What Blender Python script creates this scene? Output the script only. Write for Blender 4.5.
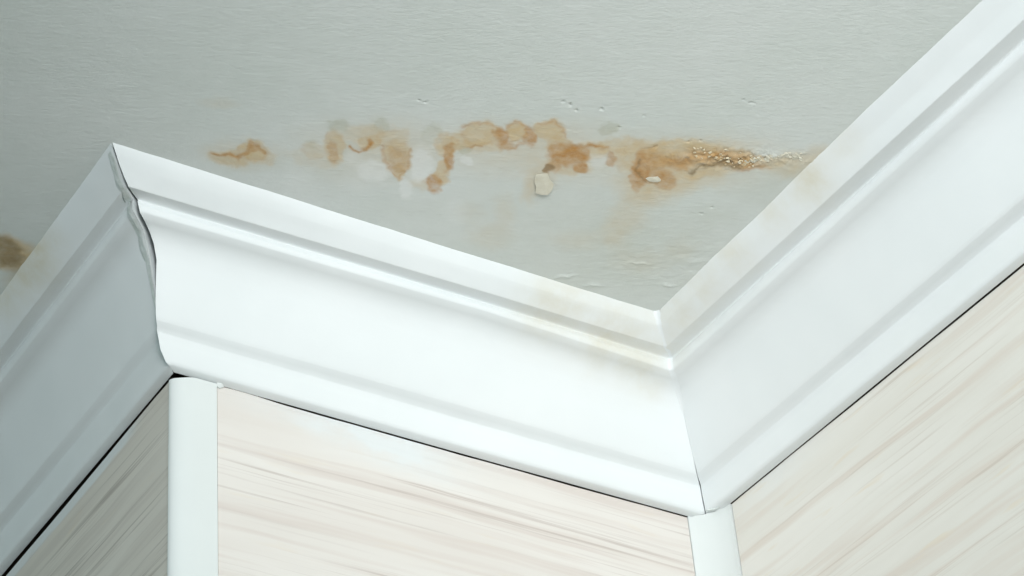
import bpy, math, random
import numpy as np
from mathutils import Vector, Matrix, noise

for o in list(bpy.data.objects):
    bpy.data.objects.remove(o)
scene = bpy.context.scene
COL = scene.collection
ZC = 2.5                 # ceiling height (m)
S = 0.45                 # length of the short return wall (m)

# ------------------------------------------------------------------ camera
cam_d = bpy.data.cameras.new('camera')
cam = bpy.data.objects.new('camera', cam_d)
COL.objects.link(cam)
cam_d.sensor_fit = 'HORIZONTAL'
cam_d.sensor_width = 36.0
cam_d.lens = 2709.1 / 1024 * 36.0
cam_d.shift_x = 401.5 / 1024
cam_d.shift_y = -254.1 / 1024
cam_d.clip_start = 0.05
R_ = Vector((0.9078, -0.4189, 0.0208)).normalized()
F_ = Vector((0.3024, 0.6880, 0.6596)).normalized()
U_ = R_.cross(F_).normalized()
R_ = F_.cross(U_).normalized()
m = Matrix((R_, U_, -F_)).transposed().to_4x4()
m.translation = Vector((-1.5378 * S, -3.2120 * S, ZC - 2.6557 * S))
cam.matrix_world = m
scene.camera = cam

# ------------------------------------------------------------------ world, lights, exposure
world = bpy.data.worlds.new('room_bounce')
scene.world = world
world.use_nodes = True
bg = world.node_tree.nodes['Background']
bg.inputs['Color'].default_value = (0.74, 0.965, 1.0, 1)
bg.inputs['Strength'].default_value = 0.76


def area(name, loc, target, size, power, color):
    d = bpy.data.lights.new(name, 'AREA')
    d.shape = 'DISK'
    d.size = size
    d.energy = power
    d.color = color
    o = bpy.data.objects.new(name, d)
    COL.objects.link(o)
    o.location = loc
    o.rotation_euler = (Vector(target) - Vector(loc)).to_track_quat('-Z', 'Y').to_euler()
    return o


lamp = area('soft_key_lamp', (-0.46, -1.45, ZC - 0.45), (0.30, -0.18, ZC - 0.03), 0.55, 3.8, (0.965, 0.985, 1.0))  # unseen soft key light, placed for the front light on the mouldings
lamp.data.spread = math.radians(75)

scene.view_settings.view_transform = 'Standard'
scene.view_settings.look = 'None'
scene.view_settings.gamma = 1.0
scene.view_settings.use_curve_mapping = False
scene.view_settings.exposure = 0.0

# ------------------------------------------------------------------ helpers
def srgb(r, g, b):
    f = lambda c: (c / 255 / 12.92) if c / 255 <= 0.04045 else ((c / 255 + 0.055) / 1.055) ** 2.4
    return (f(r), f(g), f(b), 1.0)


def tag(o, label=None, cat=None, kind=None):
    if label: o['label'] = label
    if cat: o['category'] = cat
    if kind: o['kind'] = kind
    return o


def link(name, me, mat, parent=None):
    o = bpy.data.objects.new(name, me)
    COL.objects.link(o)
    if mat: me.materials.append(mat)
    if parent: o.parent = parent
    return o


def mesh_np(name, verts, faces, smooth=True):
    me = bpy.data.meshes.new(name)
    me.from_pydata([tuple(v) for v in verts], [], [tuple(f) for f in faces])
    if smooth:
        me.polygons.foreach_set('use_smooth', [True] * len(me.polygons))
    me.update()
    return me


class NT:
    """tiny node-tree builder"""
    def __init__(self, name):
        self.m = bpy.data.materials.new(name)
        self.m.use_nodes = True
        self.t = self.m.node_tree
        self.b = self.t.nodes['Principled BSDF']

    def n(self, kind, **props):
        x = self.t.nodes.new(kind)
        for k, v in props.items():
            setattr(x, k, v)
        return x

    def l(self, a, b):
        self.t.links.new(a, b)

    def coords(self, rot=0.0, scale=(1, 1, 1), loc=(0, 0, 0)):
        tc = self.n('ShaderNodeTexCoord')
        mp = self.n('ShaderNodeMapping')
        mp.inputs['Rotation'].default_value = (0, 0, rot)
        mp.inputs['Scale'].default_value = scale
        mp.inputs['Location'].default_value = loc
        if rot:
            m1 = self.n('ShaderNodeMapping')
            m1.inputs['Rotation'].default_value = (0, 0, rot)
            self.l(tc.outputs['Object'], m1.inputs['Vector'])
            mp.inputs['Rotation'].default_value = (0, 0, 0)
            self.l(m1.outputs['Vector'], mp.inputs['Vector'])
        else:
            self.l(tc.outputs['Object'], mp.inputs['Vector'])
        return mp.outputs['Vector']

    def noise(self, vec, scale, detail=4, rough=0.55, dist=0.0):
        x = self.n('ShaderNodeTexNoise')
        x.inputs['Scale'].default_value = scale
        x.inputs['Detail'].default_value = detail
        x.inputs['Roughness'].default_value = rough
        x.inputs['Distortion'].default_value = dist
        self.l(vec, x.inputs['Vector'])
        return x.outputs['Fac']

    def ramp(self, fac, stops):
        x = self.n('ShaderNodeValToRGB')
        e = x.color_ramp.elements
        while len(e) < len(stops): e.new(0.5)
        for k, (p, c) in enumerate(stops):
            e[k].position = p
            e[k].color = c if len(c) == 4 else (*c, 1)
        self.l(fac, x.inputs['Fac'])
        return x.outputs['Color']

    def mix(self, fac, a, b, mode='MIX'):
        x = self.n('ShaderNodeMix', data_type='RGBA', blend_type=mode)
        if isinstance(fac, float): x.inputs[0].default_value = fac
        else: self.l(fac, x.inputs[0])
        for s, v in ((x.inputs[6], a), (x.inputs[7], b)):
            if isinstance(v, tuple): s.default_value = v
            else: self.l(v, s)
        return x.outputs[2]

    def math(self, op, a, b=None):
        x = self.n('ShaderNodeMath', operation=op)
        for s, v in ((x.inputs[0], a), (x.inputs[1], b)):
            if v is None: continue
            if isinstance(v, (int, float)): s.default_value = v
            else: self.l(v, s)
        return x.outputs[0]

    def attr(self, name):
        x = self.n('ShaderNodeAttribute', attribute_name=name)
        return x.outputs['Fac']

    def bump(self, height, strength, dist, prev=None):
        x = self.n('ShaderNodeBump')
        x.inputs['Strength'].default_value = strength
        x.inputs['Distance'].default_value = dist
        self.l(height, x.inputs['Height'])
        if prev: self.l(prev, x.inputs['Normal'])
        return x.outputs['Normal']


TAN, RUST, DARK, OLIVE, WHITE = srgb(213, 190, 148), srgb(190, 138, 72), srgb(118, 92, 48), srgb(184, 188, 170), srgb(240, 242, 240)


# ------------------------------------------------------------------ materials
def mat_ceiling():
    k = NT('ceiling_paint')
    v = k.coords(rot=0.46, scale=(1, 2.1, 1))
    v2 = k.coords()
    big = k.noise(v2, 6.0, 3)
    fine = k.noise(v2, 60.0, 5)
    col = k.ramp(big, [(0.3, srgb(216, 222, 217)), (0.7, srgb(224, 228, 225))])
    col = k.mix(0.10, col, k.ramp(fine, [(0.35, srgb(204, 210, 204)), (0.65, srgb(234, 238, 236))]))
    # stain layers carried by the sheet, broken up by fine noise
    br = k.ramp(k.noise(v2, 130.0, 4, 0.6), [(0.30, (0.6, 0.6, 0.6)), (0.65, (1.08, 1.08, 1.08))])
    brm = k.ramp(k.noise(v2, 90.0, 4, 0.6), [(0.30, (0.75, 0.75, 0.75)), (0.65, (1.1, 1.1, 1.1))])
    for a, c in (('s_olive', OLIVE), ('s_tan', TAN), ('s_white', WHITE), ('s_rust', RUST), ('s_dark', DARK)):
        f = k.math('MULTIPLY', k.attr(a), brm)
        if a == 's_rust': f = k.math('MULTIPLY', f, br)
        f = k.math('MINIMUM', f, 1.0)
        col = k.mix(f, col, c)
    k.l(col, k.b.inputs['Base Color'])
    k.b.inputs['Roughness'].default_value = 0.62
    n1 = k.bump(k.noise(v, 190.0, 4, 0.6, 0.3), 0.45, 0.0008)
    n2 = k.bump(k.noise(v, 60.0, 3, 0.5), 0.22, 0.0012, n1)
    k.l(n2, k.b.inputs['Normal'])
    return k.m


def mat_crown():
    k = NT('crown_white_paint')
    v = k.coords()
    col = k.ramp(k.noise(v, 9.0, 3), [(0.3, srgb(229, 233, 233)), (0.7, srgb(234, 237, 237))])
    brm = k.ramp(k.noise(v, 70.0, 4, 0.6), [(0.30, (0.5, 0.5, 0.5)), (0.65, (1.15, 1.15, 1.15))])
    f = k.math('MINIMUM', k.math('MULTIPLY', k.attr('s_tan'), brm), 1.0)
    col = k.mix(f, col, srgb(208, 199, 172))
    k.l(col, k.b.inputs['Base Color'])
    k.b.inputs['Roughness'].default_value = 0.42
    n1 = k.bump(k.noise(v, 22.0, 3, 0.5), 0.20, 0.0015)
    n2 = k.bump(k.noise(v, 140.0, 3, 0.5), 0.12, 0.0006, n1)
    k.l(n2, k.b.inputs['Normal'])
    return k.m


def mat_simple(name, c0, c1, scale, rough, bs=0.1):
    k = NT(name)
    v = k.coords()
    k.l(k.ramp(k.noise(v, scale, 4), [(0.3, c0), (0.7, c1)]), k.b.inputs['Base Color'])
    k.b.inputs['Roughness'].default_value = rough
    k.l(k.bump(k.noise(v, scale * 3, 3), bs, 0.001), k.b.inputs['Normal'])
    return k.m


def mat_panel(name, axis, seed, base, pale, mid, dark, amt, warm=0.5):
    """wood-print laminate, grain running level along the wall"""
    k = NT(name)
    u, w = (1.0, 1.0)
    def sc(a, b):
        s = (a, a, b)
        l = (seed, seed * 1.7, seed * 2.3)
        return k.coords(scale=s, loc=l)
    warp = k.noise(sc(5, 10), 1.0, 2)
    def streak(a, b, det=3, r=0.6):
        vec = sc(a, b)
        x = k.n('ShaderNodeVectorMath', operation='ADD')
        cmb = k.n('ShaderNodeCombineXYZ')
        k.l(k.math('MULTIPLY', warp, 1.2), cmb.inputs['Z'])
        k.l(vec, x.inputs[0]); k.l(cmb.outputs['Vector'], x.inputs[1])
        return k.noise(x.outputs['Vector'], 1.0, det, r)
    col = k.ramp(streak(3, 26, 3), [(0.30, base), (0.68, pale)])
    # soft wide bands
    col = k.mix(k.math('MULTIPLY', k.ramp(streak(3.2, 95, 2), [(0.50, (0, 0, 0)), (0.66, (1, 1, 1))]), amt), col, mid)
    # thin dark grain lines, only where a slow mask lets them through
    msk = k.ramp(k.noise(sc(4, 22), 1.0, 2), [(0.40, (0, 0, 0)), (0.62, (1, 1, 1))])
    ln = k.ramp(streak(4, 330, 3, 0.65), [(0.54, (0, 0, 0)), (0.68, (1, 1, 1))])
    col = k.mix(k.math('MULTIPLY', k.math('MULTIPLY', ln, msk), min(1.0, amt * 1.15)), col, dark)
    # ochre flecks
    fl = k.ramp(streak(16, 120, 2), [(0.63, (0, 0, 0)), (0.74, (1, 1, 1))])
    col = k.mix(k.math('MULTIPLY', fl, warm), col, srgb(222, 205, 178))
    # smears of white wall paint along the top edge
    f = k.math('MINIMUM', k.math('MULTIPLY', k.attr('smear'), k.ramp(k.noise(sc(30, 60), 1.0, 4), [(0.35, (0.45, 0.45, 0.45)), (0.6, (1, 1, 1))])), 0.8)
    col = k.mix(f, col, srgb(226, 231, 232))
    k.l(col, k.b.inputs['Base Color'])
    k.b.inputs['Roughness'].default_value = 0.5
    k.l(k.bump(ln, 0.15, 0.0004), k.b.inputs['Normal'])
    return k.m


M_CEIL = mat_ceiling()
M_CROWN = mat_crown()
M_TRIM = mat_simple('corner_strip_plastic', srgb(221, 225, 223), srgb(225, 229, 227), 8, 0.38, 0.03)
M_BACK = mat_simple('raw_board_backing', srgb(92, 80, 66), srgb(120, 104, 86), 40, 0.9)
M_CAULK = mat_simple('old_filler', srgb(214, 220, 214), srgb(236, 240, 238), 160, 0.7, 0.5)
M_FLAKE = mat_simple('paint_flake_cream', srgb(214, 208, 188), srgb(226, 222, 206), 160, 0.7, 0.4)
M_CRUST = mat_simple('loose_plaster_crumbs', srgb(206, 180, 130), srgb(240, 234, 214), 500, 0.85, 0.6)

# ------------------------------------------------------------------ measured profile of the cornice (in wall lengths)
# columns: offset from wall (D) and drop below ceiling (H) at five stations:
# far left run, outer corner, middle of the return, inner corner, right run
KD = np.array([[.2086, .193, .1685, .1410, .1375, .0998, .0442, .0284, .0146, .0010],
               [.2127, .1886, .1655, .1364, .1377, .0935, .0415, .0318, .0138, .0012],
               [.2060, .1952, .1716, .1416, .1434, .0968, .0460, .0286, .0163, .0017],
               [.2056, .1950, .1664, .1401, .1421, .0999, .0430, .0314, .0154, .0010],
               [.2110, .1931, .1707, .1400, .1384, .0982, .0447, .0287, .0159, .0021]])
KH = np.array([[0, .0189, .0418, .0386, .0605, .0590, .1817, .1919, .2387, .2420],
               [0, .0206, .0382, .0345, .0582, .0593, .1788, .1938, .2356, .2387],
               [0, .0191, .0385, .0364, .0555, .0615, .1795, .1941, .2369, .2401],
               [0, .0187, .0350, .0375, .0630, .0587, .1791, .1942, .2366, .2380],
               [0, .0205, .0399, .0386, .0597, .0598, .1813, .1929, .2376, .2396]])
KD[:, 6] += .0018; KH[:, 6] += .0018; KD[:, 7] -= .0022; KH[:, 7] -= .0025
KD[:, 8] += .0015; KH[:, 8] += .0012
COVE = [(.171, .010), (.319, .055), (.445, .15), (.572, .314), (.72, .56), (.867, .807)]


def detail(D, H):
    """fine cross-section from the ten key points; returns list of (d, h, s) with s = key index"""
    K = [np.array((D[i], H[i])) for i in range(10)]
    P = []
    def add(p, s): P.append((float(p[0]), float(p[1]), s))
    lerp = lambda a, b, t: a + (b - a) * t
    add(K[0], 0)
    add(lerp(K[0], K[1], .3), .3); add(lerp(K[0], K[1], .6), .6); add(lerp(K[0], K[1], .92), .92)
    add(lerp(K[1], K[2], .06), 1.06); add(lerp(K[1], K[2], .3), 1.3); add(lerp(K[1], K[2], .6), 1.6); add(lerp(K[1], K[2], .87), 1.87)
    add(lerp(K[1], K[2], .97), 1.97); add(K[2] + (-.0002, 0), 2.0)
    add(lerp(K[2], K[3], .05), 2.05); add(lerp(K[2], K[3], .45), 2.45); add(lerp(K[2], K[3], .85), 2.85)
    add(K[3] + (.0006, .0012), 3.0)
    for t, b in ((.15, .0022), (.38, .0036), (.62, .0036), (.85, .0022)):
        add(lerp(K[3], K[4], t) + (b, 0), 3 + t)
    add(K[4], 4.0)
    for u, v in COVE:
        add((K[4][0] + (K[6][0] - K[4][0]) * u, K[4][1] + (K[6][1] - K[4][1]) * v), 4 + 2 * v)
    q6 = np.array(P[-1][:2]); add(lerp(q6, K[6], .7), 5.9); add(lerp(q6, K[6], .96), 5.98)
    add(lerp(K[6], K[7], .06), 6.06); add(lerp(K[6], K[7], .5), 6.5); add(lerp(K[6], K[7], .95), 6.95)
    add(lerp(K[7], K[8], .03), 7.03)
    for t, b in ((.3, .0010), (.6, .0015), (.85, .0014), (.97, .0010)):
        add(lerp(K[7], K[8], t) + (b, 0), 7 + t)
    add(lerp(K[8], K[9], .10) , 8.1); add(lerp(K[8], K[9], .5), 8.5); add(K[9], 9.0)
    return P


DET = [detail(KD[i], KH[i]) for i in range(5)]
SIDX = [p[2] for p in DET[0]]
DETD = np.array([[p[0] for p in q] for q in DET])
DETH = np.array([[p[1] for p in q] for q in DET])
NP = len(SIDX)


def W(x, y, h):
    return Vector((x * S, y * S, ZC - h * S))


def prof_pt(run, j, q, gap0=0.0, gap1=0.0):
    """point of profile line j on a run; q = 0..1 along it"""
    if run == 'B':
        x0, x1 = -DETD[1, j] + gap0, 1 - DETD[3, j] - gap1
        x = x0 + (x1 - x0) * q
        if x < .5:
            t = (x - x0) / (.5 - x0); a, b = 1, 2
        else:
            t = (x - .5) / (x1 - .5); a, b = 2, 3
        t = min(max(t, 0), 1)
        d = DETD[a, j] * (1 - t) + DETD[b, j] * t
        h = DETH[a, j] * (1 - t) + DETH[b, j] * t
        return x, -d, h
    if run == 'A':
        y0 = -DETD[1, j] + gap0
        y = y0 + (2.9 - y0) * q
        t = min((y - y0) / (.5 - y0), 2.0)
        return -(DETD[1, j] * (1 - t) + DETD[0, j] * t), y, DETH[1, j] * (1 - t) + DETH[0, j] * t
    y0 = -DETD[3, j] - gap0
    y = y0 + (-3.3 - y0) * q
    t = min((y - y0) / (-.5 - y0), 2.0)
    return 1 - (DETD[3, j] * (1 - t) + DETD[4, j] * t), y, DETH[3, j] * (1 - t) + DETH[4, j] * t


def sm(a, b, x):
    t = min(max((x - a) / (b - a), 0), 1)
    return t * t * (3 - 2 * t)


def jag(s, seed, amp):
    return amp * (0.5 + 0.9 * noise.noise(Vector((s * 2.3, seed, 0))) + 0.5 * noise.noise(Vector((s * 7.1, seed, 3))))


def gapO_A(s):      # open, torn mitre at the outer corner
    return max(0.0004, jag(s, 1.3, .0036) * (1 - .35 * sm(4.2, 5, s)) + .0008)


def gapO_B(s):      # the lit piece was cut short above and overshoots below
    return float(np.interp(s, [0, 1, 2, 3, 4, 4.4, 4.8, 5.2, 6, 7, 7.6, 8.2, 9], [0, .001, .003, .006, .010, .013, .010, 0, -.010, -.0155, -.013, -.003, 0])) + .5 * jag(s, 7.7, .0022) * (1 - sm(8, 9, s))


def gapI_C(s):      # filled above, cracked along the lower half
    return 0.0 if s < 4.7 else max(.0002, .0012 * sm(5.0, 7, s) + jag(s * 1.6, 4.1, .0026) * sm(4.8, 6, s))


def gapI_B(s):
    return 0.0 if s < 4.7 else jag(s * 1.6, 9.1, .0016) * sm(4.8, 6, s) - .0010 * sm(4.8, 6, s)


# stains that have crept from the ceiling onto the cornice: (x, y, z-drop, radius, strength) in wall lengths
CROWN_STAIN = [(.80, -.62, .01, .06, 0.60), (.80, -.52, .005, .05, 0.36), (.80, -.41, .01, .06, 0.36), (.81, -.32, .012, .06, 0.33), (.79, -.72, .005, .05, 0.29), (.815, -.24, .015, .06, 0.40), (.84, -.17, .04, .05, 0.20),
               (.62, -.19, .02, .10, 0.36), (.74, -.18, .02, .07, 0.29), (.72, -.14, .045, .07, 0.40), (.80, -.13, .055, .06, 0.40), (.60, -.16, .035, .07, 0.20), (.84, -.10, .07, .04, 0.25),
               (-.20, .10, .0, .07, 0.73), (-.20, .17, .0, .06, 0.65), (-.20, .24, .005, .05, 0.48), (-.19, .04, .0, .04, 0.25)]


def crown(run, name, label):
    n = 110
    qs = [(i / n) for i in range(n + 1)]
    if run == 'A': qs = [q ** 1.6 for q in qs]
    if run == 'C': qs = [q ** 1.6 for q in qs]
    sd = {'A': 11.0, 'B': 23.0, 'C': 37.0}[run]
    rows, st = [], []
    for q in qs:
        row = []
        for j in range(NP):
            s = SIDX[j]
            if run == 'B': x, y, h = prof_pt(run, j, q, gapO_B(s), gapI_B(s))
            elif run == 'A': x, y, h = prof_pt(run, j, q, gapO_A(s))
            else: x, y, h = prof_pt(run, j, q, gapI_C(s))
            al = x if run == 'B' else y
            # hand-finished surface: sub-millimetre unevenness
            am = .0011 if 0 < s < 8.2 else (.0006 if s >= 8.2 else .0016)
            e = am * (noise.noise(Vector((al * 7 + sd, s * .8, sd))) + .6 * noise.noise(Vector((al * 23 + sd, s * 1.5, sd + 5))))
            if run == 'B': y -= e
            else: x -= e
            if 0 < s: h += e * .6
            row.append((x, y, h))
        rows.append(row)
    for r in rows: r[0] = (r[0][0], r[0][1], -.002)
    verts = [W(*p) for r in rows for p in r]
    att = []
    for r in rows:
        for (x, y, h) in r:
            a = 0.0
            for (sx, sy, sz, rr, k) in CROWN_STAIN:
                dd = (x - sx) ** 2 + (y - sy) ** 2 + (h - sz) ** 2
                if dd < 4 * rr * rr: a = a + k * math.exp(-2.2 * dd / rr / rr) * (1 - a)
            att.append(a)
    faces = []
    flip = run != 'B'
    for i in range(n):
        for j in range(NP - 1):
            a, b, c, d = i * NP + j, i * NP + j + 1, (i + 1) * NP + j + 1, (i + 1) * NP + j
            faces.append((a, b, c, d) if run != 'A' else (d, c, b, a))
    # back, top and cut ends, on their own vertices so the edges stay crisp
    def prism_end(row, rev):
        o = len(verts)
        for p in row: verts.append(W(*p)); att.append(0)
        x, y, h = row[-1]
        if run == 'B': back = [(x, y, -.002)]
        else: back = [(x, y, -.002)]
        for p in back: verts.append(W(*p)); att.append(0)
        f = list(range(o, o + NP + 1))
        faces.append(tuple(reversed(f)) if rev else tuple(f))
        return o
    e0 = prism_end(rows[0], False)
    e1 = prism_end(rows[-1], True)
    faces.append((e0 + NP - 1, e0 + NP, e1 + NP, e1 + NP - 1))
    faces.append((e0 + NP, e0, e1, e1 + NP))
    me = mesh_np(name, verts, faces)
    for p in list(me.polygons)[-4:]: p.use_smooth = False
    a = me.attributes.new('s_tan', 'FLOAT', 'POINT')
    a.data.foreach_set('value', att)
    o = link(name, me, M_CROWN)
    tag(o, label, 'crown moulding', 'structure')
    return o, rows


crownA, rowsA = crown('A', 'trim_1', 'shaded white crown moulding on the left wall, running away past the outer corner')
crownB, rowsB = crown('B', 'trim_2', 'brightly lit white crown moulding between the outer and the inner corner')
crownC, rowsC = crown('C', 'trim_3', 'white crown moulding on the right wall, rising to the top right')

# water marks on the ceiling, millimetres in the stain frame: layer, along, across, radii, strength, tide-mark
BLOBS=[
('r',125.6,-5.6,29.2,10.2,0.29,0.00),('r',92.3,-3.4,10.5,19.3,0.29,0.15),('w',-155.7,17.2,11.4,13.8,0.25,0.00),('w',-113.2,19.5,15.6,11.5,0.25,0.00),('o',29.0,87.9,94.2,60.7,0.18,0.00),
('o',87.8,114.7,43.8,44.6,0.15,0.00),('t',-111.6,-16.9,41.9,29.1,0.21,0.00),('t',-83.7,-16.9,27.9,29.1,0.16,0.00),('t',-13.9,-19.1,41.8,26.8,0.26,0.00),
('t',34.8,-14.6,34.8,29.2,0.26,0.00),('t',118.7,-5.6,55.7,27.2,0.26,0.00),('t',-196.0,-12.4,22.5,14.6,0.33,0.00),('t',-202.7,-7.9,14.1,9.0,0.65,0.20),('t',-185.8,-16.9,10.5,10.1,0.78,0.40),
('t',-180.7,-10.2,9.8,7.9,0.39,0.10),('r',-185.6,-20.3,3.5,4.5,0.65,0.80),('t',-205.3,-69.7,11.0,5.4,0.16,0.00),('t',-144.5,-16.9,9.1,8.9,0.29,0.20),('t',-151.9,-10.2,9.8,6.7,0.23,0.00),
('t',-136.7,-5.7,8.4,6.8,0.20,0.00),('o',-126.3,-44.6,6.9,5.5,0.45,0.15),('o',-97.3,-44.6,5.5,7.7,0.40,0.15),('o',-61.6,-34.7,6.9,9.9,0.40,0.10),('o',-145.5,-24.8,4.2,4.4,0.30,0.00),
('t',-129.0,-20.3,7.0,19.0,0.72,0.30),('r',-130.6,-14.7,3.5,10.1,0.45,0.20),('o',-122.2,-14.7,4.2,7.8,0.35,0.00),('t',-108.8,-34.7,15.3,11.0,0.39,0.10),
('t',-104.3,-25.9,7.7,7.8,0.65,0.30),('t',-88.8,-31.4,11.1,9.9,0.45,0.20),('t',-86.0,-11.3,9.1,19.1,0.72,0.40),('r',-86.2,-5.7,6.3,16.9,0.33,0.20),('t',-85.3,10.3,4.9,9.1,0.65,0.30),
('w',-117.7,-7.9,6.3,9.0,0.35,0.00),('w',-102.8,6.8,12.0,12.5,0.55,0.10),('w',-70.2,-0.0,7.7,20.4,0.62,0.10),('w',-80.9,27.5,5.7,11.6,0.55,0.10),('w',-46.5,52.1,7.2,16.5,0.20,0.00),
('w',-61.1,-28.1,6.3,7.8,0.20,0.00),('t',-51.5,-21.4,8.4,13.4,0.78,0.30),('r',-50.3,-9.0,4.9,15.8,0.78,0.40),('t',-54.9,8.0,5.6,13.7,0.78,0.20),('r',-60.1,20.6,5.7,10.4,0.78,0.30),
('t',-69.4,21.7,7.1,6.9,0.39,0.00),('t',-41.7,-25.8,8.3,8.9,0.65,0.20),('t',-26.3,-34.7,13.8,13.2,0.78,0.50),('t',-2.1,-36.9,7.6,12.1,0.91,0.60),('t',20.7,-38.0,11.0,11.0,0.78,0.35),
('r',-13.2,-32.5,4.8,9.9,0.78,0.20),('r',6.9,-32.4,4.2,9.9,0.78,0.20),('r',-9.7,-21.4,7.0,5.6,0.45,0.10),('t',-20.9,-21.4,15.3,8.9,0.45,0.10),('o',-37.6,-16.9,4.9,5.6,0.60,0.40),
('w',-37.1,-4.5,3.5,5.6,0.50,0.20),('t',28.5,-21.3,9.7,11.2,0.65,0.20),('r',31.4,-12.4,11.2,13.5,0.85,0.30),('r',40.4,-14.6,8.4,11.2,0.78,0.20),('r',42.1,2.3,4.2,6.8,0.91,0.40),
('k',20.4,4.5,4.2,4.6,0.60,0.30),('r',22.5,3.4,6.3,6.8,0.52,0.10),('t',48.7,-16.9,15.3,10.1,0.59,0.20),('t',33.6,0.0,15.4,11.3,0.52,0.10),('w',54.5,-4.5,7.7,9.0,0.35,0.20),
('r',65.0,-5.6,3.5,7.9,0.59,0.20),('r',84.8,3.4,4.9,20.5,0.78,0.20),('t',14.1,12.5,9.9,16.0,0.33,0.00),('t',7.1,28.6,5.7,13.9,0.33,0.00),('o',61.3,-40.1,6.9,6.6,0.50,0.20),
('t',69.4,-21.3,15.3,8.9,0.52,0.10),('t',87.2,-7.9,19.5,20.3,0.72,0.15),('t',111.3,-14.6,27.8,13.5,0.72,0.10),('t',119.0,1.1,29.3,13.7,0.72,0.10),('t',142.9,-7.9,23.6,11.3,0.78,0.10),
('t',167.5,-3.4,18.1,8.0,0.52,0.10),('t',124.8,-22.4,30.4,6.7,0.45,0.00),('r',111.8,-2.3,9.1,6.8,0.59,0.20),('r',101.4,14.8,8.4,10.3,0.59,0.20),('r',94.5,0.0,7.0,15.9,0.39,0.20),
('r',81.7,17.1,3.5,13.8,0.52,0.10),('k',144.0,-1.1,9.1,4.5,0.55,0.10),('k',129.6,3.4,6.3,2.3,0.40,0.00),('r',146.4,-7.9,20.9,6.8,0.52,0.00),('r',162.3,2.3,11.2,3.4,0.78,0.00),
('r',125.4,-10.1,18.1,6.8,0.39,0.00),('t',95.3,21.7,24.0,12.7,0.59,0.00),('t',90.8,35.6,18.4,11.7,0.39,0.00),('t',80.1,54.3,11.4,19.0,0.26,0.00),('t',72.1,75.8,10.1,21.7,0.17,0.00),
('t',119.7,17.1,21.1,8.1,0.33,0.00),('t',188.7,1.1,16.7,11.4,0.39,0.00),('t',209.7,-14.6,11.1,9.0,0.33,0.00),('t',198.7,-5.6,12.5,9.1,0.33,0.00),('t',-21.7,83.1,14.5,14.5,0.18,0.00),
('t',-10.7,54.4,7.2,18.9,0.17,0.00),('t',39.9,87.9,17.4,10.9,0.17,0.00),('t',66.4,78.2,8.6,14.5,0.20,0.00),('t',87.8,114.7,17.5,14.9,0.14,0.00),('t',-35.8,54.4,8.6,11.8,0.10,0.00),
('t',116.3,99.9,10.2,12.3,0.13,0.00),('o',-127.2,14.9,35.4,16.0,0.14,0.00),('o',-181.3,-2.3,21.1,11.3,0.16,0.00),('o',-85.8,46.2,28.6,16.4,0.08,0.00),('o',169.3,22.8,23.9,20.9,0.22,0.00),
('o',196.1,5.7,14.0,11.5,0.20,0.00),('o',139.5,57.8,11.4,11.9,0.18,0.00),('o',123.0,87.7,14.4,21.9,0.10,0.00),('k',-380.2,103.2,14.8,17.3,0.55,0.10),('t',-376.1,105.7,20.7,21.0,0.91,0.20),
('k',-371.1,123.1,7.4,11.3,0.30,0.00),('t',-372.4,143.3,10.5,15.2,0.39,0.00),]
STREAKS=[
('r',1.4,0.80,[(-212.2, -12.5), (-204.4, -12.5), (-197.7, -9.1), (-191.0, -13.6), (-187.0, -20.3), (-182.8, -20.3), (-177.6, -14.7)]),
('r',1.4,0.90,[(-118.5, -19.2), (-113.0, -18.0), (-105.9, -20.3), (-103.5, -27.0), (-104.8, -30.3)]),
('r',1.4,0.60,[(-34.8, -20.3), (-30.6, -22.5), (-25.0, -20.2)]),
('r',1.8,0.60,[(-9.7, -18.0), (-3.5, -18.0), (2.8, -22.5), (8.3, -21.4)]),
('r',1.6,0.90,[(43.8, -21.3), (50.0, -23.6), (56.3, -20.2), (63.2, -20.2)]),
('k',1.3,0.70,[(119.3, 7.9), (126.1, 3.4), (136.4, 1.1), (145.3, -3.4), (152.6, 2.3)]),
('r',2.7,0.50,[(90.4, -16.9), (87.4, -3.4), (86.7, 17.1)]),
('r',2.0,0.60,[(100.5, -7.9), (109.1, -1.1), (117.7, 3.4)]),
('k',1.1,0.50,[(83.8, -5.6), (82.9, 7.9), (86.0, 19.4)]),
('r',1.8,0.50,[(27.8, -21.3), (25.1, -10.2), (21.0, 1.1)]),
('r',1.8,0.60,[(64.1, -12.4), (63.0, -2.3), (67.1, -5.6)]),
('r',1.8,0.50,[(80.7, 28.6), (84.7, 21.7), (91.7, 19.4)]),
('r',1.3,0.50,[(-95.4, -22.5), (-94.6, -5.7), (-89.6, 11.4), (-85.5, 17.1), (-79.3, -0.0), (-77.3, -19.1)]),
('r',1.3,0.50,[(-39.3, -43.5), (-27.5, -47.8), (-16.6, -42.4), (-12.5, -33.6)]),
('r',1.4,0.55,[(-9.0, -43.5), (-2.1, -48.9), (4.8, -43.4), (6.9, -32.4)]),
('r',1.3,0.50,[(13.8, -45.6), (22.0, -47.8), (29.6, -41.2), (32.5, -33.5)]),
]
PITS= [(30.0, -69.4), (34.1, -65.7), (37.6, -58.7), (56.7, -61.9), (85.0, -53.2), (136.8, 48.4), (129.3, 55.5), (152.9, -71.4), (158.0, -66.1), (-68.2, -71.7), (-64.2, -68.5), (67.6, -39.0), (117.7, -26.9), (125.9, -28.0), (95.8, -21.3)]
FLAKES= [(16.2, 20.6, 7.2, 11.0), (94.4, 15.9, 5.6, 3.3), (-119.7, -9.1, 4.8, 4.4), (-165.7, -14.7, 4.8, 4.4), (108.6, 142.1, 5.6, 3.3), (33.2, 133.5, 7.2, 2.8), (55.5, 143.5, 6.4, 2.2), (87.9, 118.4, 7.2, 3.3)]


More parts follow.
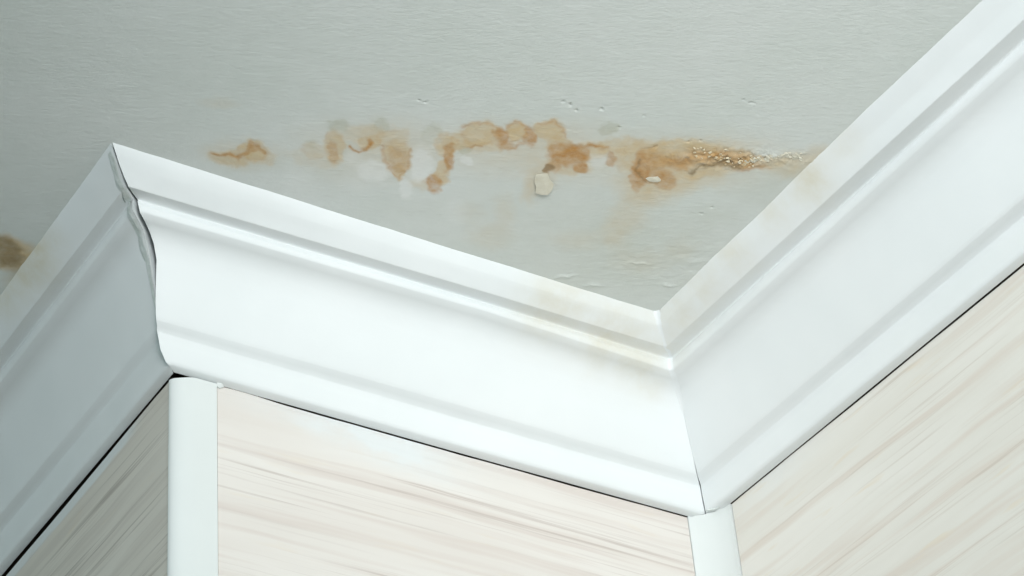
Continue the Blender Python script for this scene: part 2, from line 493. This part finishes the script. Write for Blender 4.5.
# ------------------------------------------------------------------ floor (unseen, added dark to cut the light reaching undersides)
M_FLOOR = mat_simple('added_dark_floor', srgb(84, 78, 72), srgb(98, 92, 84), 3, 0.6)
fl = [(-7.0, -7.0), (0.6, -7.0), (0.6, 5.0), (-7.0, 5.0)]
floor = link('floor', mesh_np('floor', [(x, y, z) for z in (0, -.03) for x, y in fl],
             [(0, 1, 2, 3), (7, 6, 5, 4), (0, 4, 5, 1), (1, 5, 6, 2), (2, 6, 7, 3), (3, 7, 4, 0)], False), M_FLOOR)
tag(floor, 'plain dark unseen floor, added to cut light from below', 'floor', 'structure')

# ------------------------------------------------------------------ ceiling with the water stain
ORI = np.array([0.17354352, -0.19895837])
AX = np.array([[0.89673839, -0.44256102], [0.51864904, 0.85498724]])     # stain frame: along and across the damp band
AXI = np.linalg.inv(AX.T)


def lin(a, b, step):
    return list(np.linspace(a, b, max(2, int(round((b - a) / step)) + 1))[:-1])


xs = np.array(lin(-1.30, -0.20, .1) + lin(-.20, -.09, .0016) + lin(-.09, .40, .00085) + lin(.40, .50, .02) + [.50])
ys = np.array(lin(-1.60, -.42, .1) + lin(-.42, -.085, .00085) + lin(-.085, 0.0, .01) + lin(0.0, .12, .0016) + lin(.12, 1.40, .1) + [1.40])
GX, GY = np.meshgrid(xs, ys, indexing='ij')
uv = np.stack([GX - ORI[0], GY - ORI[1]], -1) @ AXI.T * 1000.0
Uc, Vc = uv[..., 0], uv[..., 1]


def vnoise(x, y, seed):
    """value noise on numpy arrays"""
    xi, yi = np.floor(x).astype(np.int64), np.floor(y).astype(np.int64)
    fx, fy = x - xi, y - yi
    fx, fy = fx * fx * (3 - 2 * fx), fy * fy * (3 - 2 * fy)
    def hsh(a, b):
        h = (a * 374761393 + b * 668265263 + seed * 974711) & 0xffffffff
        h = ((h ^ (h >> 13)) * 1274126177) & 0xffffffff
        return ((h ^ (h >> 16)) & 0xffff) / 65535.0
    return (hsh(xi, yi) * (1 - fx) + hsh(xi + 1, yi) * fx) * (1 - fy) + (hsh(xi, yi + 1) * (1 - fx) + hsh(xi + 1, yi + 1) * fx) * fy


def fbm(x, y, seed, o=3):
    r, a, t = 0, 1.0, 0
    for i in range(o):
        r = r + a * vnoise(x * 2 ** i, y * 2 ** i, seed + i); t += a; a *= .55
    return r / t - .5


Uw = Uc + 7.0 * fbm(Uc / 11, Vc / 13, 3) + 2.5 * fbm(Uc / 3.5, Vc / 4, 8, 2)
Vw = Vc + 9.0 * fbm(Uc / 11, Vc / 13, 5) + 3.0 * fbm(Uc / 3.5, Vc / 4, 9, 2)

LAY = {k: np.zeros_like(Uc) for k in 'trwko'}

for (ly, u, v, ru, rv, st, ed) in BLOBS:
    r = np.sqrt(((Uw - u) / ru) ** 2 + ((Vw - v) / rv) ** 2)
    soft = .30 if ed > .05 else .75
    fill = np.clip((1 + soft - r) / (2 * soft), 0, 1)
    fill = fill * fill * (3 - 2 * fill) * st
    ring = ed * .55 * np.exp(-((r - .93) / .12) ** 2)
    LAY[ly] = 1 - (1 - LAY[ly]) * (1 - fill)
    tgt = 'r' if ly in 'tr' else ('o' if ly in 'wo' else 'k')
    LAY[tgt] = 1 - (1 - LAY[tgt]) * (1 - np.clip(ring * (.45 + 1.1 * (vnoise(Uc / 6, Vc / 6, 21))), 0, .9) * (.6 if ly != 'o' else .4))
for (ly, wd, st, pts) in STREAKS:
    best = np.full_like(Uc, 1e9)
    for (a, b), (c, d) in zip(pts[:-1], pts[1:]):
        t = np.clip(((Uw - a) * (c - a) + (Vw - b) * (d - b)) / ((c - a) ** 2 + (d - b) ** 2), 0, 1)
        best = np.minimum(best, np.hypot(Uw - a - t * (c - a), (Vw - b - t * (d - b)) * .75))
    LAY[ly] = np.maximum(LAY[ly], st * np.exp(-(best / wd) ** 2))
for k in LAY: LAY[k] = np.clip(LAY[k], 0, 1)

# relief: blistered paint along the damp band, small pits
dens = LAY['t'] + LAY['r'] + LAY['k']
GZ = np.zeros_like(Uc)
GZ -= 0.0007 * np.clip(dens, 0, 1) * fbm(Uc / 5, Vc / 6, 31, 3)
crz = np.exp(-((Uc - 150) / 45) ** 2 - ((Vc + 7 - (Uc - 150) * .02) / 9) ** 2)
GZ -= 0.0045 * crz * np.clip(fbm(Uc / 3.0, Vc / 3.5, 41, 3) + .02, -.2, 1)
GZ -= 0.0010 * np.exp(-((Uc - 110) / 60) ** 2 - ((Vc - 115) / 30) ** 2) * fbm(Uc / 9, Vc / 5, 44, 3)
for (u, v) in PITS:
    GZ += 0.0013 * np.exp(-(((Uw - u) / 1.1) ** 2 + ((Vw - v) / .9) ** 2))
for (u, v, ru, rv) in FLAKES[4:]:      # little ridges of old filler
    GZ -= 0.0010 * np.exp(-((Uw - u) / ru) ** 2 - ((Vw - v) / 1.6) ** 2)
GZ += ZC
nx, ny = GX.shape
idx = np.arange(nx * ny).reshape(nx, ny)
quads = np.stack([idx[:-1, :-1], idx[:-1, 1:], idx[1:, 1:], idx[1:, :-1]], -1).reshape(-1, 4)      # facing down
flat = {k: LAY[k].ravel() for k in LAY}
co = np.stack([GX, GY, GZ], -1).reshape(-1, 3)
shown = np.clip(LAY['t'] * 1.0 + LAY['r'] * 1.3 + LAY['k'] * 1.4, 0, 1).ravel()
fq = shown[quads].mean(1)
cu, cv = Uc.ravel()[quads].mean(1), Vc.ravel()[quads].mean(1)
is_st = fq > .24
grp = np.where(~is_st, 0, np.where(cu < -300, 3, np.where(cu < -172, 2, 1)))


def sheet(name, sel, parent=None):
    q = quads[sel]
    used, inv = np.unique(q, return_inverse=True)
    inv = inv.reshape(-1)
    me = bpy.data.meshes.new(name)
    me.vertices.add(len(used))
    me.vertices.foreach_set('co', co[used].astype(np.float32).ravel())
    me.loops.add(len(inv))
    me.loops.foreach_set('vertex_index', inv.astype(np.int32))
    me.polygons.add(len(q))
    me.polygons.foreach_set('loop_start', np.arange(0, len(inv), 4, dtype=np.int32))
    me.polygons.foreach_set('use_smooth', np.ones(len(q), dtype=bool))
    me.update(calc_edges=True)
    for nm, k in (('s_tan', 't'), ('s_rust', 'r'), ('s_white', 'w'), ('s_dark', 'k'), ('s_olive', 'o')):
        a = me.attributes.new(nm, 'FLOAT', 'POINT')
        a.data.foreach_set('value', flat[k][used].astype(np.float32))
    return link(name, me, M_CEIL, parent)


ceiling = tag(sheet('ceiling', grp == 0), 'grey-white painted ceiling with a band of rusty water stains', 'ceiling', 'structure')
for g, lb in ((1, 'long band of rusty brown water stain with tide marks'), (2, 'small separate tan water stain left of the long band'), (3, 'dark brown damp patch at the left edge')):
    tag(sheet('water_stain', grp == g, ceiling), lb)


def UV(u, v, z=0.0):
    p = ORI + AX.T @ (np.array([u, v]) / 1000.0)
    return Vector((p[0], p[1], ZC - z))


# curled paint flakes hanging from the ceiling
rng = random.Random(5)
for i, (u, v, ru, rv) in enumerate(FLAKES[:2]):
    n = 11
    top, bot = [], []
    tilt = rng.uniform(.10, .22)
    for k in range(n):
        a = 2 * math.pi * k / n
        rr = rng.uniform(.72, 1.15)
        x, y = ru * rr * math.cos(a), rv * rr * math.sin(a)
        z = .0002 + max(0, (y / rv + .6)) * tilt * rv * .001 * .5
        bot.append(UV(u + x, v + y, z + .0003)); top.append(UV(u + x, v + y, z))
    vs = bot + top + [UV(u, v, .0007 + .6 * tilt * rv * .0008)]
    fs = [(k, (k + 1) % n, 2 * n) for k in range(n)] + [(k, n + k, n + (k + 1) % n, (k + 1) % n) for k in range(n)] + [tuple(range(n, 2 * n))]
    link('paint_flake', mesh_np('paint_flake', vs, fs, False), M_FLAKE if i < 2 else M_CAULK, ceiling)

# crumbs of lifted plaster at the right-hand end of the band
PATH = [(118, -13), (135, -10), (148, -6), (158, -4), (166, -5.6), (177, -10), (188, -11), (195, -9)]
for nm, cnt, lo, hi, mat, lb in (('plaster_crumbs', 90, 0.0, 4.2, M_CRUST, 'brown crumbling plaster in the stain'),
                                 ('loose_chips', 75, 3.6, 6.99, M_FLAKE, 'small cream paint chips at the end of the stain')):
    vs, fs = [], []
    for i in range(cnt):
        t = lo + rng.random() * (hi - lo)
        k = int(t); f = t - k
        u = PATH[k][0] * (1 - f) + PATH[k + 1][0] * f + rng.gauss(0, 2)
        v = PATH[k][1] * (1 - f) + PATH[k + 1][1] * f + rng.gauss(0, 4.0 if t < 3.6 else 1.6)
        r = rng.uniform(.5, 1.7) if nm != 'loose_chips' else rng.uniform(.8, 2.6)
        o = len(vs)
        n = 5
        hz = rng.uniform(.0002, .0010)
        for a in range(n):
            an = 2 * math.pi * a / n + rng.random() * .9
            vs.append(UV(u + r * math.cos(an) * rng.uniform(.5, 1.3), v + r * math.sin(an) * rng.uniform(.5, 1.2), -.0004 + .0009 * rng.random()))
        vs.append(UV(u + rng.uniform(-.6, .6) * r, v + rng.uniform(-.6, .6) * r, hz))
        fs += [(o + a, o + (a + 1) % n, o + n) for a in range(n)]
    tag(link(nm, mesh_np(nm, vs, fs, False), mat, ceiling), lb, None, 'stuff')


# ------------------------------------------------------------------ walls: laminate panels on a dark backing
def panel(name, run, a0, a1, gap, mat, label, smear):
    """laminate panel standing in the wall plane, top edge just under the cornice; a = position along the wall"""
    n = 60
    al = [a0 + (a1 - a0) * i / n for i in range(n + 1)]
    H = 8
    hs = [0, .006, .014, .025, .045, .08, .2, 2.0]
    vs, sm_ = [], []
    for i, a in enumerate(al):
        # line of the cornice's lower edge here
        if run == 'B':
            t = min(max(a, 0), 1)
            kh = np.interp(t, [0, .5, 1], [KH[1, 9], KH[2, 9], KH[3, 9]])
        elif run == 'A':
            kh = KH[1, 9] + (KH[0, 9] - KH[1, 9]) * min(max(a, 0) / .5, 2)
        else:
            kh = KH[3, 9] + (KH[4, 9] - KH[3, 9]) * min(max(-a, 0) / .5, 2)
        top = kh + gap(a) + .0005 * noise.noise(Vector((a * 20, 3, 1)))
        for k in hs:
            h = top + k if k < 2 else (ZC / S)
            x, y = (a, 0.0) if run == 'B' else ((0.0, a) if run == 'A' else (1.0, a))
            vs.append(W(x, y, h)); sm_.append(smear(a, k))
    fs = []
    for i in range(n):
        for k in range(H - 1):
            q = (i * H + k, i * H + k + 1, (i + 1) * H + k + 1, (i + 1) * H + k)
            fs.append(q if run != 'A' else q[::-1])
    # thickness (8 mm): top edge and back
    o = len(vs)
    th = .018
    for i in range(n + 1):
        for k in (0, H - 1):
            p = vs[i * H + k]
            d = Vector((0, th * S, 0)) if run == 'B' else Vector((th * S, 0, 0))
            vs.append(p + d); sm_.append(0)
    for i in range(n):
        q = (i * H, (i + 1) * H, o + (i + 1) * 2, o + i * 2)
        fs.append(q if run != 'A' else q[::-1])
        q = (o + i * 2, o + (i + 1) * 2, o + (i + 1) * 2 + 1, o + i * 2 + 1)
        fs.append(q if run != 'A' else q[::-1])
    fs.append((0, o, o + 1) + tuple(range(H - 1, 0, -1)))
    e = n * H
    fs.append(tuple(range(e, e + H)) + (o + 2 * n + 1, o + 2 * n))
    me = mesh_np(name, vs, fs, False)
    a_ = me.attributes.new('smear', 'FLOAT', 'POINT')
    a_.data.foreach_set('value', sm_)
    ob = tag(link(name, me, mat), label, 'wall', 'structure')
    return ob


MP_B = mat_panel('laminate_return', 'x', 3.1, srgb(221, 214, 207), srgb(229, 224, 218), srgb(210, 198, 190), srgb(186, 173, 165), .6, .15)
MP_C = mat_panel('laminate_right', 'y', 8.4, srgb(222, 218, 209), srgb(231, 228, 221), srgb(214, 202, 190), srgb(186, 172, 158), .6, .35)
MP_A = mat_panel('laminate_left', 'y', 15.2, srgb(216, 209, 198), srgb(225, 219, 209), srgb(204, 196, 186), srgb(150, 140, 130), .6, .2)

bump_ = lambda a, c, w: math.exp(-((a - c) / w) ** 2)
wallA = panel('wall_left', 'A', 0.0159, 3.0, lambda a: .0052 + .0050 * sm(.05, .5, a) + .002 * noise.noise(Vector((a * 5, 9, 2))), MP_A,
              'shaded wood-grain laminate wall at lower left, under the receding moulding', lambda a, k: (1.5 if k < .02 else 0) * sm(.08, .25, a))
wallB = panel('wall_center', 'B', 0.0755, .9580, lambda a: .0022 - .0028 * bump_(a, .12, .05) + .0016 * noise.noise(Vector((a * 6, 2, 2))), MP_B,
              'pale pinkish wood-grain laminate wall between the two corner strips', lambda a, k: (bump_(a, .35, .17) if k < .03 else (.75 * bump_(a, .40, .12) if k < .05 else 0)))
wallC = panel('wall_right', 'C', -3.3, -.0695, lambda a: .0015 + .0008 * noise.noise(Vector((a * 6, 5, 2))), MP_C,
              'pale beige wood-grain laminate wall at lower right', lambda a, k: .35 * bump_(a, -.2, .1) if k < .03 else 0)

# dark board behind the panels, seen only in the open joints
def backing(name, pts, parent):
    vs = [W(*p) for p in pts]
    link(name, mesh_np(name, vs, [(0, 1, 2, 3)], False), M_BACK, parent)
backing('backing_board', [(.04, .045, 0.0), (1.05, .045, 0.0), (1.05, .045, ZC / S), (.04, .045, ZC / S)], wallB)
backing('backing_board', [(.045, .04, 0.0), (.045, 3.0, 0.0), (.045, 3.0, ZC / S), (.045, .04, ZC / S)], wallA)
backing('backing_board', [(1.045, .05, 0.0), (1.045, -3.3, 0.0), (1.045, -3.3, ZC / S), (1.045, .05, ZC / S)], wallC)


# ------------------------------------------------------------------ corner strips
def strip(name, outline, topf, label, closed=True):
    """vertical strip: outline [(x, y)] in plan, top height from topf(i)"""
    n = len(outline)
    zs = [0, .004, .02, .1, .4, None]
    vs = []
    for lv in zs:
        for i, (x, y) in enumerate(outline):
            h = ZC / S if lv is None else topf(i, n) + lv
            vs.append(W(x, y, h))
    fs = []
    for l in range(len(zs) - 1):
        for i in range(n):
            a, b = l * n + i, l * n + (i + 1) % n
            fs.append((a, a + n, b + n, b))
    fs.append(tuple(range(n)))
    fs.append(tuple(reversed(range((len(zs) - 1) * n, len(zs) * n))))
    me = mesh_np(name, vs, fs, True)
    for p in me.polygons:
        p.use_smooth = False
    me.set_sharp_from_angle(angle=math.radians(40)) if hasattr(me, 'set_sharp_from_angle') else None
    me.polygons.foreach_set('use_smooth', [True] * len(me.polygons))
    o = link(name, me, M_TRIM)
    return tag(o, label, 'corner strip', 'structure')


# rounded outer-corner strip
t_, rx_, ry_ = .0045, .042, .020
out = [(.0735, .004), (.0735, -t_ * .5), (.0725, -t_)]
cx, cy = rx_ - .002, ry_ - t_
for k in range(13):
    a = math.radians(270 - 90 * k / 12)
    out.append((cx + rx_ * math.cos(a), cy + ry_ * math.sin(a)))
out += [(-.002, .0158), (.003, .0160), (.04, .006)]
stripO = strip('trim_4', out, lambda i, n: .2400 + (.0040 * sm(3, 10, i) if 3 <= i <= 17 else 0), 'rounded white plastic strip on the outer wall corner')
# hollow inner-corner strip
inn = []
x0, y1 = 1 - .0403, -.0662
N = 12
for k in range(N + 1):
    t = k / N
    bx, by = x0 + .0403 * t, y1 * t
    sag = .010 * math.sin(math.pi * t)
    inn.append((bx + sag * .70, by + sag * .45))
inn = [(x0 - .0005, .004), (x0 - .0005, -.0012)] + inn[1:-1] + [(1 - .0015, y1 - .0005), (1.004, y1 - .0005), (1.004, .004)]
stripI = strip('trim_5', inn, lambda i, n: .2375 + .0006 * (i % 3), 'flat white plastic strip in the inner wall corner')


# ------------------------------------------------------------------ small repairs and damage on the mouldings
def ribbon(name, rows, mat, parent, label=None, thick=.0016, seed=1):
    """lumpy strip through rows of points (each row across the strip)"""
    n, mcols = len(rows), len(rows[0])
    vs = [W(*p) for r in rows for p in r]
    fs = [(i * mcols + j, i * mcols + j + 1, (i + 1) * mcols + j + 1, (i + 1) * mcols + j) for i in range(n - 1) for j in range(mcols - 1)]
    me = mesh_np(name, vs, fs, True)
    o = link(name, me, mat, parent)
    if label: o['label'] = label
    return o


# torn filler along the left side of the outer mitre
rows = []
for j in range(NP):
    s = SIDX[j]
    if s < .25 or s > 7.9: continue
    g = gapO_A(s)
    wdt = (.020 + .010 * noise.noise(Vector((s * 1.7, 2, 8)))) * (1 - .45 * sm(4.3, 5.2, s))
    r = []
    for c in range(6):
        f = c / 5
        x, y, h = prof_pt('A', j, 0, g + wdt * f + .0008)
        lift = (.0034 * (1 - f) ** .7 + .0022 * noise.noise(Vector((s * 3.1, f * 4, 5)))) * (1 if c < 5 else 0) * (.45 if s > 4.6 else 1)
        r.append((x - max(lift, -.0002) - (-.0006 if c == 5 else .0003), y, h + max(lift, 0) * .35))
    rows.append(r)
ribbon('filler_strip', rows, M_CAULK, crownA, 'torn lumpy filler along the outer mitre')

# filler smoothed into the upper half of the inner mitre
rows = []
for j in range(NP):
    s = SIDX[j]
    if s > 4.9: continue
    wb = (.0065 + .003 * noise.noise(Vector((s * 2, 4, 4)))) * (1 - .9 * sm(4.0, 4.9, s))
    b = prof_pt('B', j, 1.0, 0, wb); c = prof_pt('C', j, 0.0, wb)
    m_ = prof_pt('B', j, 1.0)
    mid = ((b[0] + c[0]) / 2 * .55 + m_[0] * .45, (b[1] + c[1]) / 2 * .55 + m_[1] * .45, (b[2] + c[2]) / 2)
    rows.append([(b[0], b[1] + .0004, b[2]), tuple(.5 * (b[k] * .9 + c[k] * .1) + .5 * mid[k] for k in range(3)), mid, tuple(.5 * (c[k] * .9 + b[k] * .1) + .5 * mid[k] for k in range(3)), (c[0] + .0004, c[1], c[2])])
ribbon('filler_strip', rows, M_CROWN, crownB, 'smoothed filler in the inner mitre')


def chip(parent, name, pts, mat, nrm, th=.0015):
    n = len(pts)
    d = Vector(nrm) * th
    vs = [W(*p) for p in pts] + [W(*p) - d for p in pts]
    fs = [tuple(range(n)), tuple(reversed(range(n, 2 * n)))] + [(k, n + k, n + (k + 1) % n, (k + 1) % n) for k in range(n)]
    return link(name, mesh_np(name, vs, fs, False), mat, parent)


# broken sliver beside the top of the outer strip
chip(stripO, 'broken_sliver', [(.072, -.006, .2375), (.081, -.007, .2385), (.086, -.004, .2405), (.079, -.003, .2455), (.073, -.004, .2440)], M_TRIM, (0, -1, 0))
# paint bridging the joint under the return moulding
for c, w_ in ((.112, .012), (.135, .016)):
    chip(crownB, 'paint_bridge', [(c - w_, -.003, .2335), (c + w_, -.003, .2345), (c + w_ * .8, -.0022, .2385), (c, -.0026, .2375), (c - w_ * .7, -.0022, .2380)], M_CAULK, (0, -1, 0), .0012)
# jagged end of the joint above the inner strip
chip(crownC, 'broken_sliver', [(.975, -.030, .2370), (.985, -.040, .2362), (.992, -.052, .2375), (.984, -.044, .2400), (.979, -.035, .2392)], M_CAULK, (-.7, -.7, 0), .001)
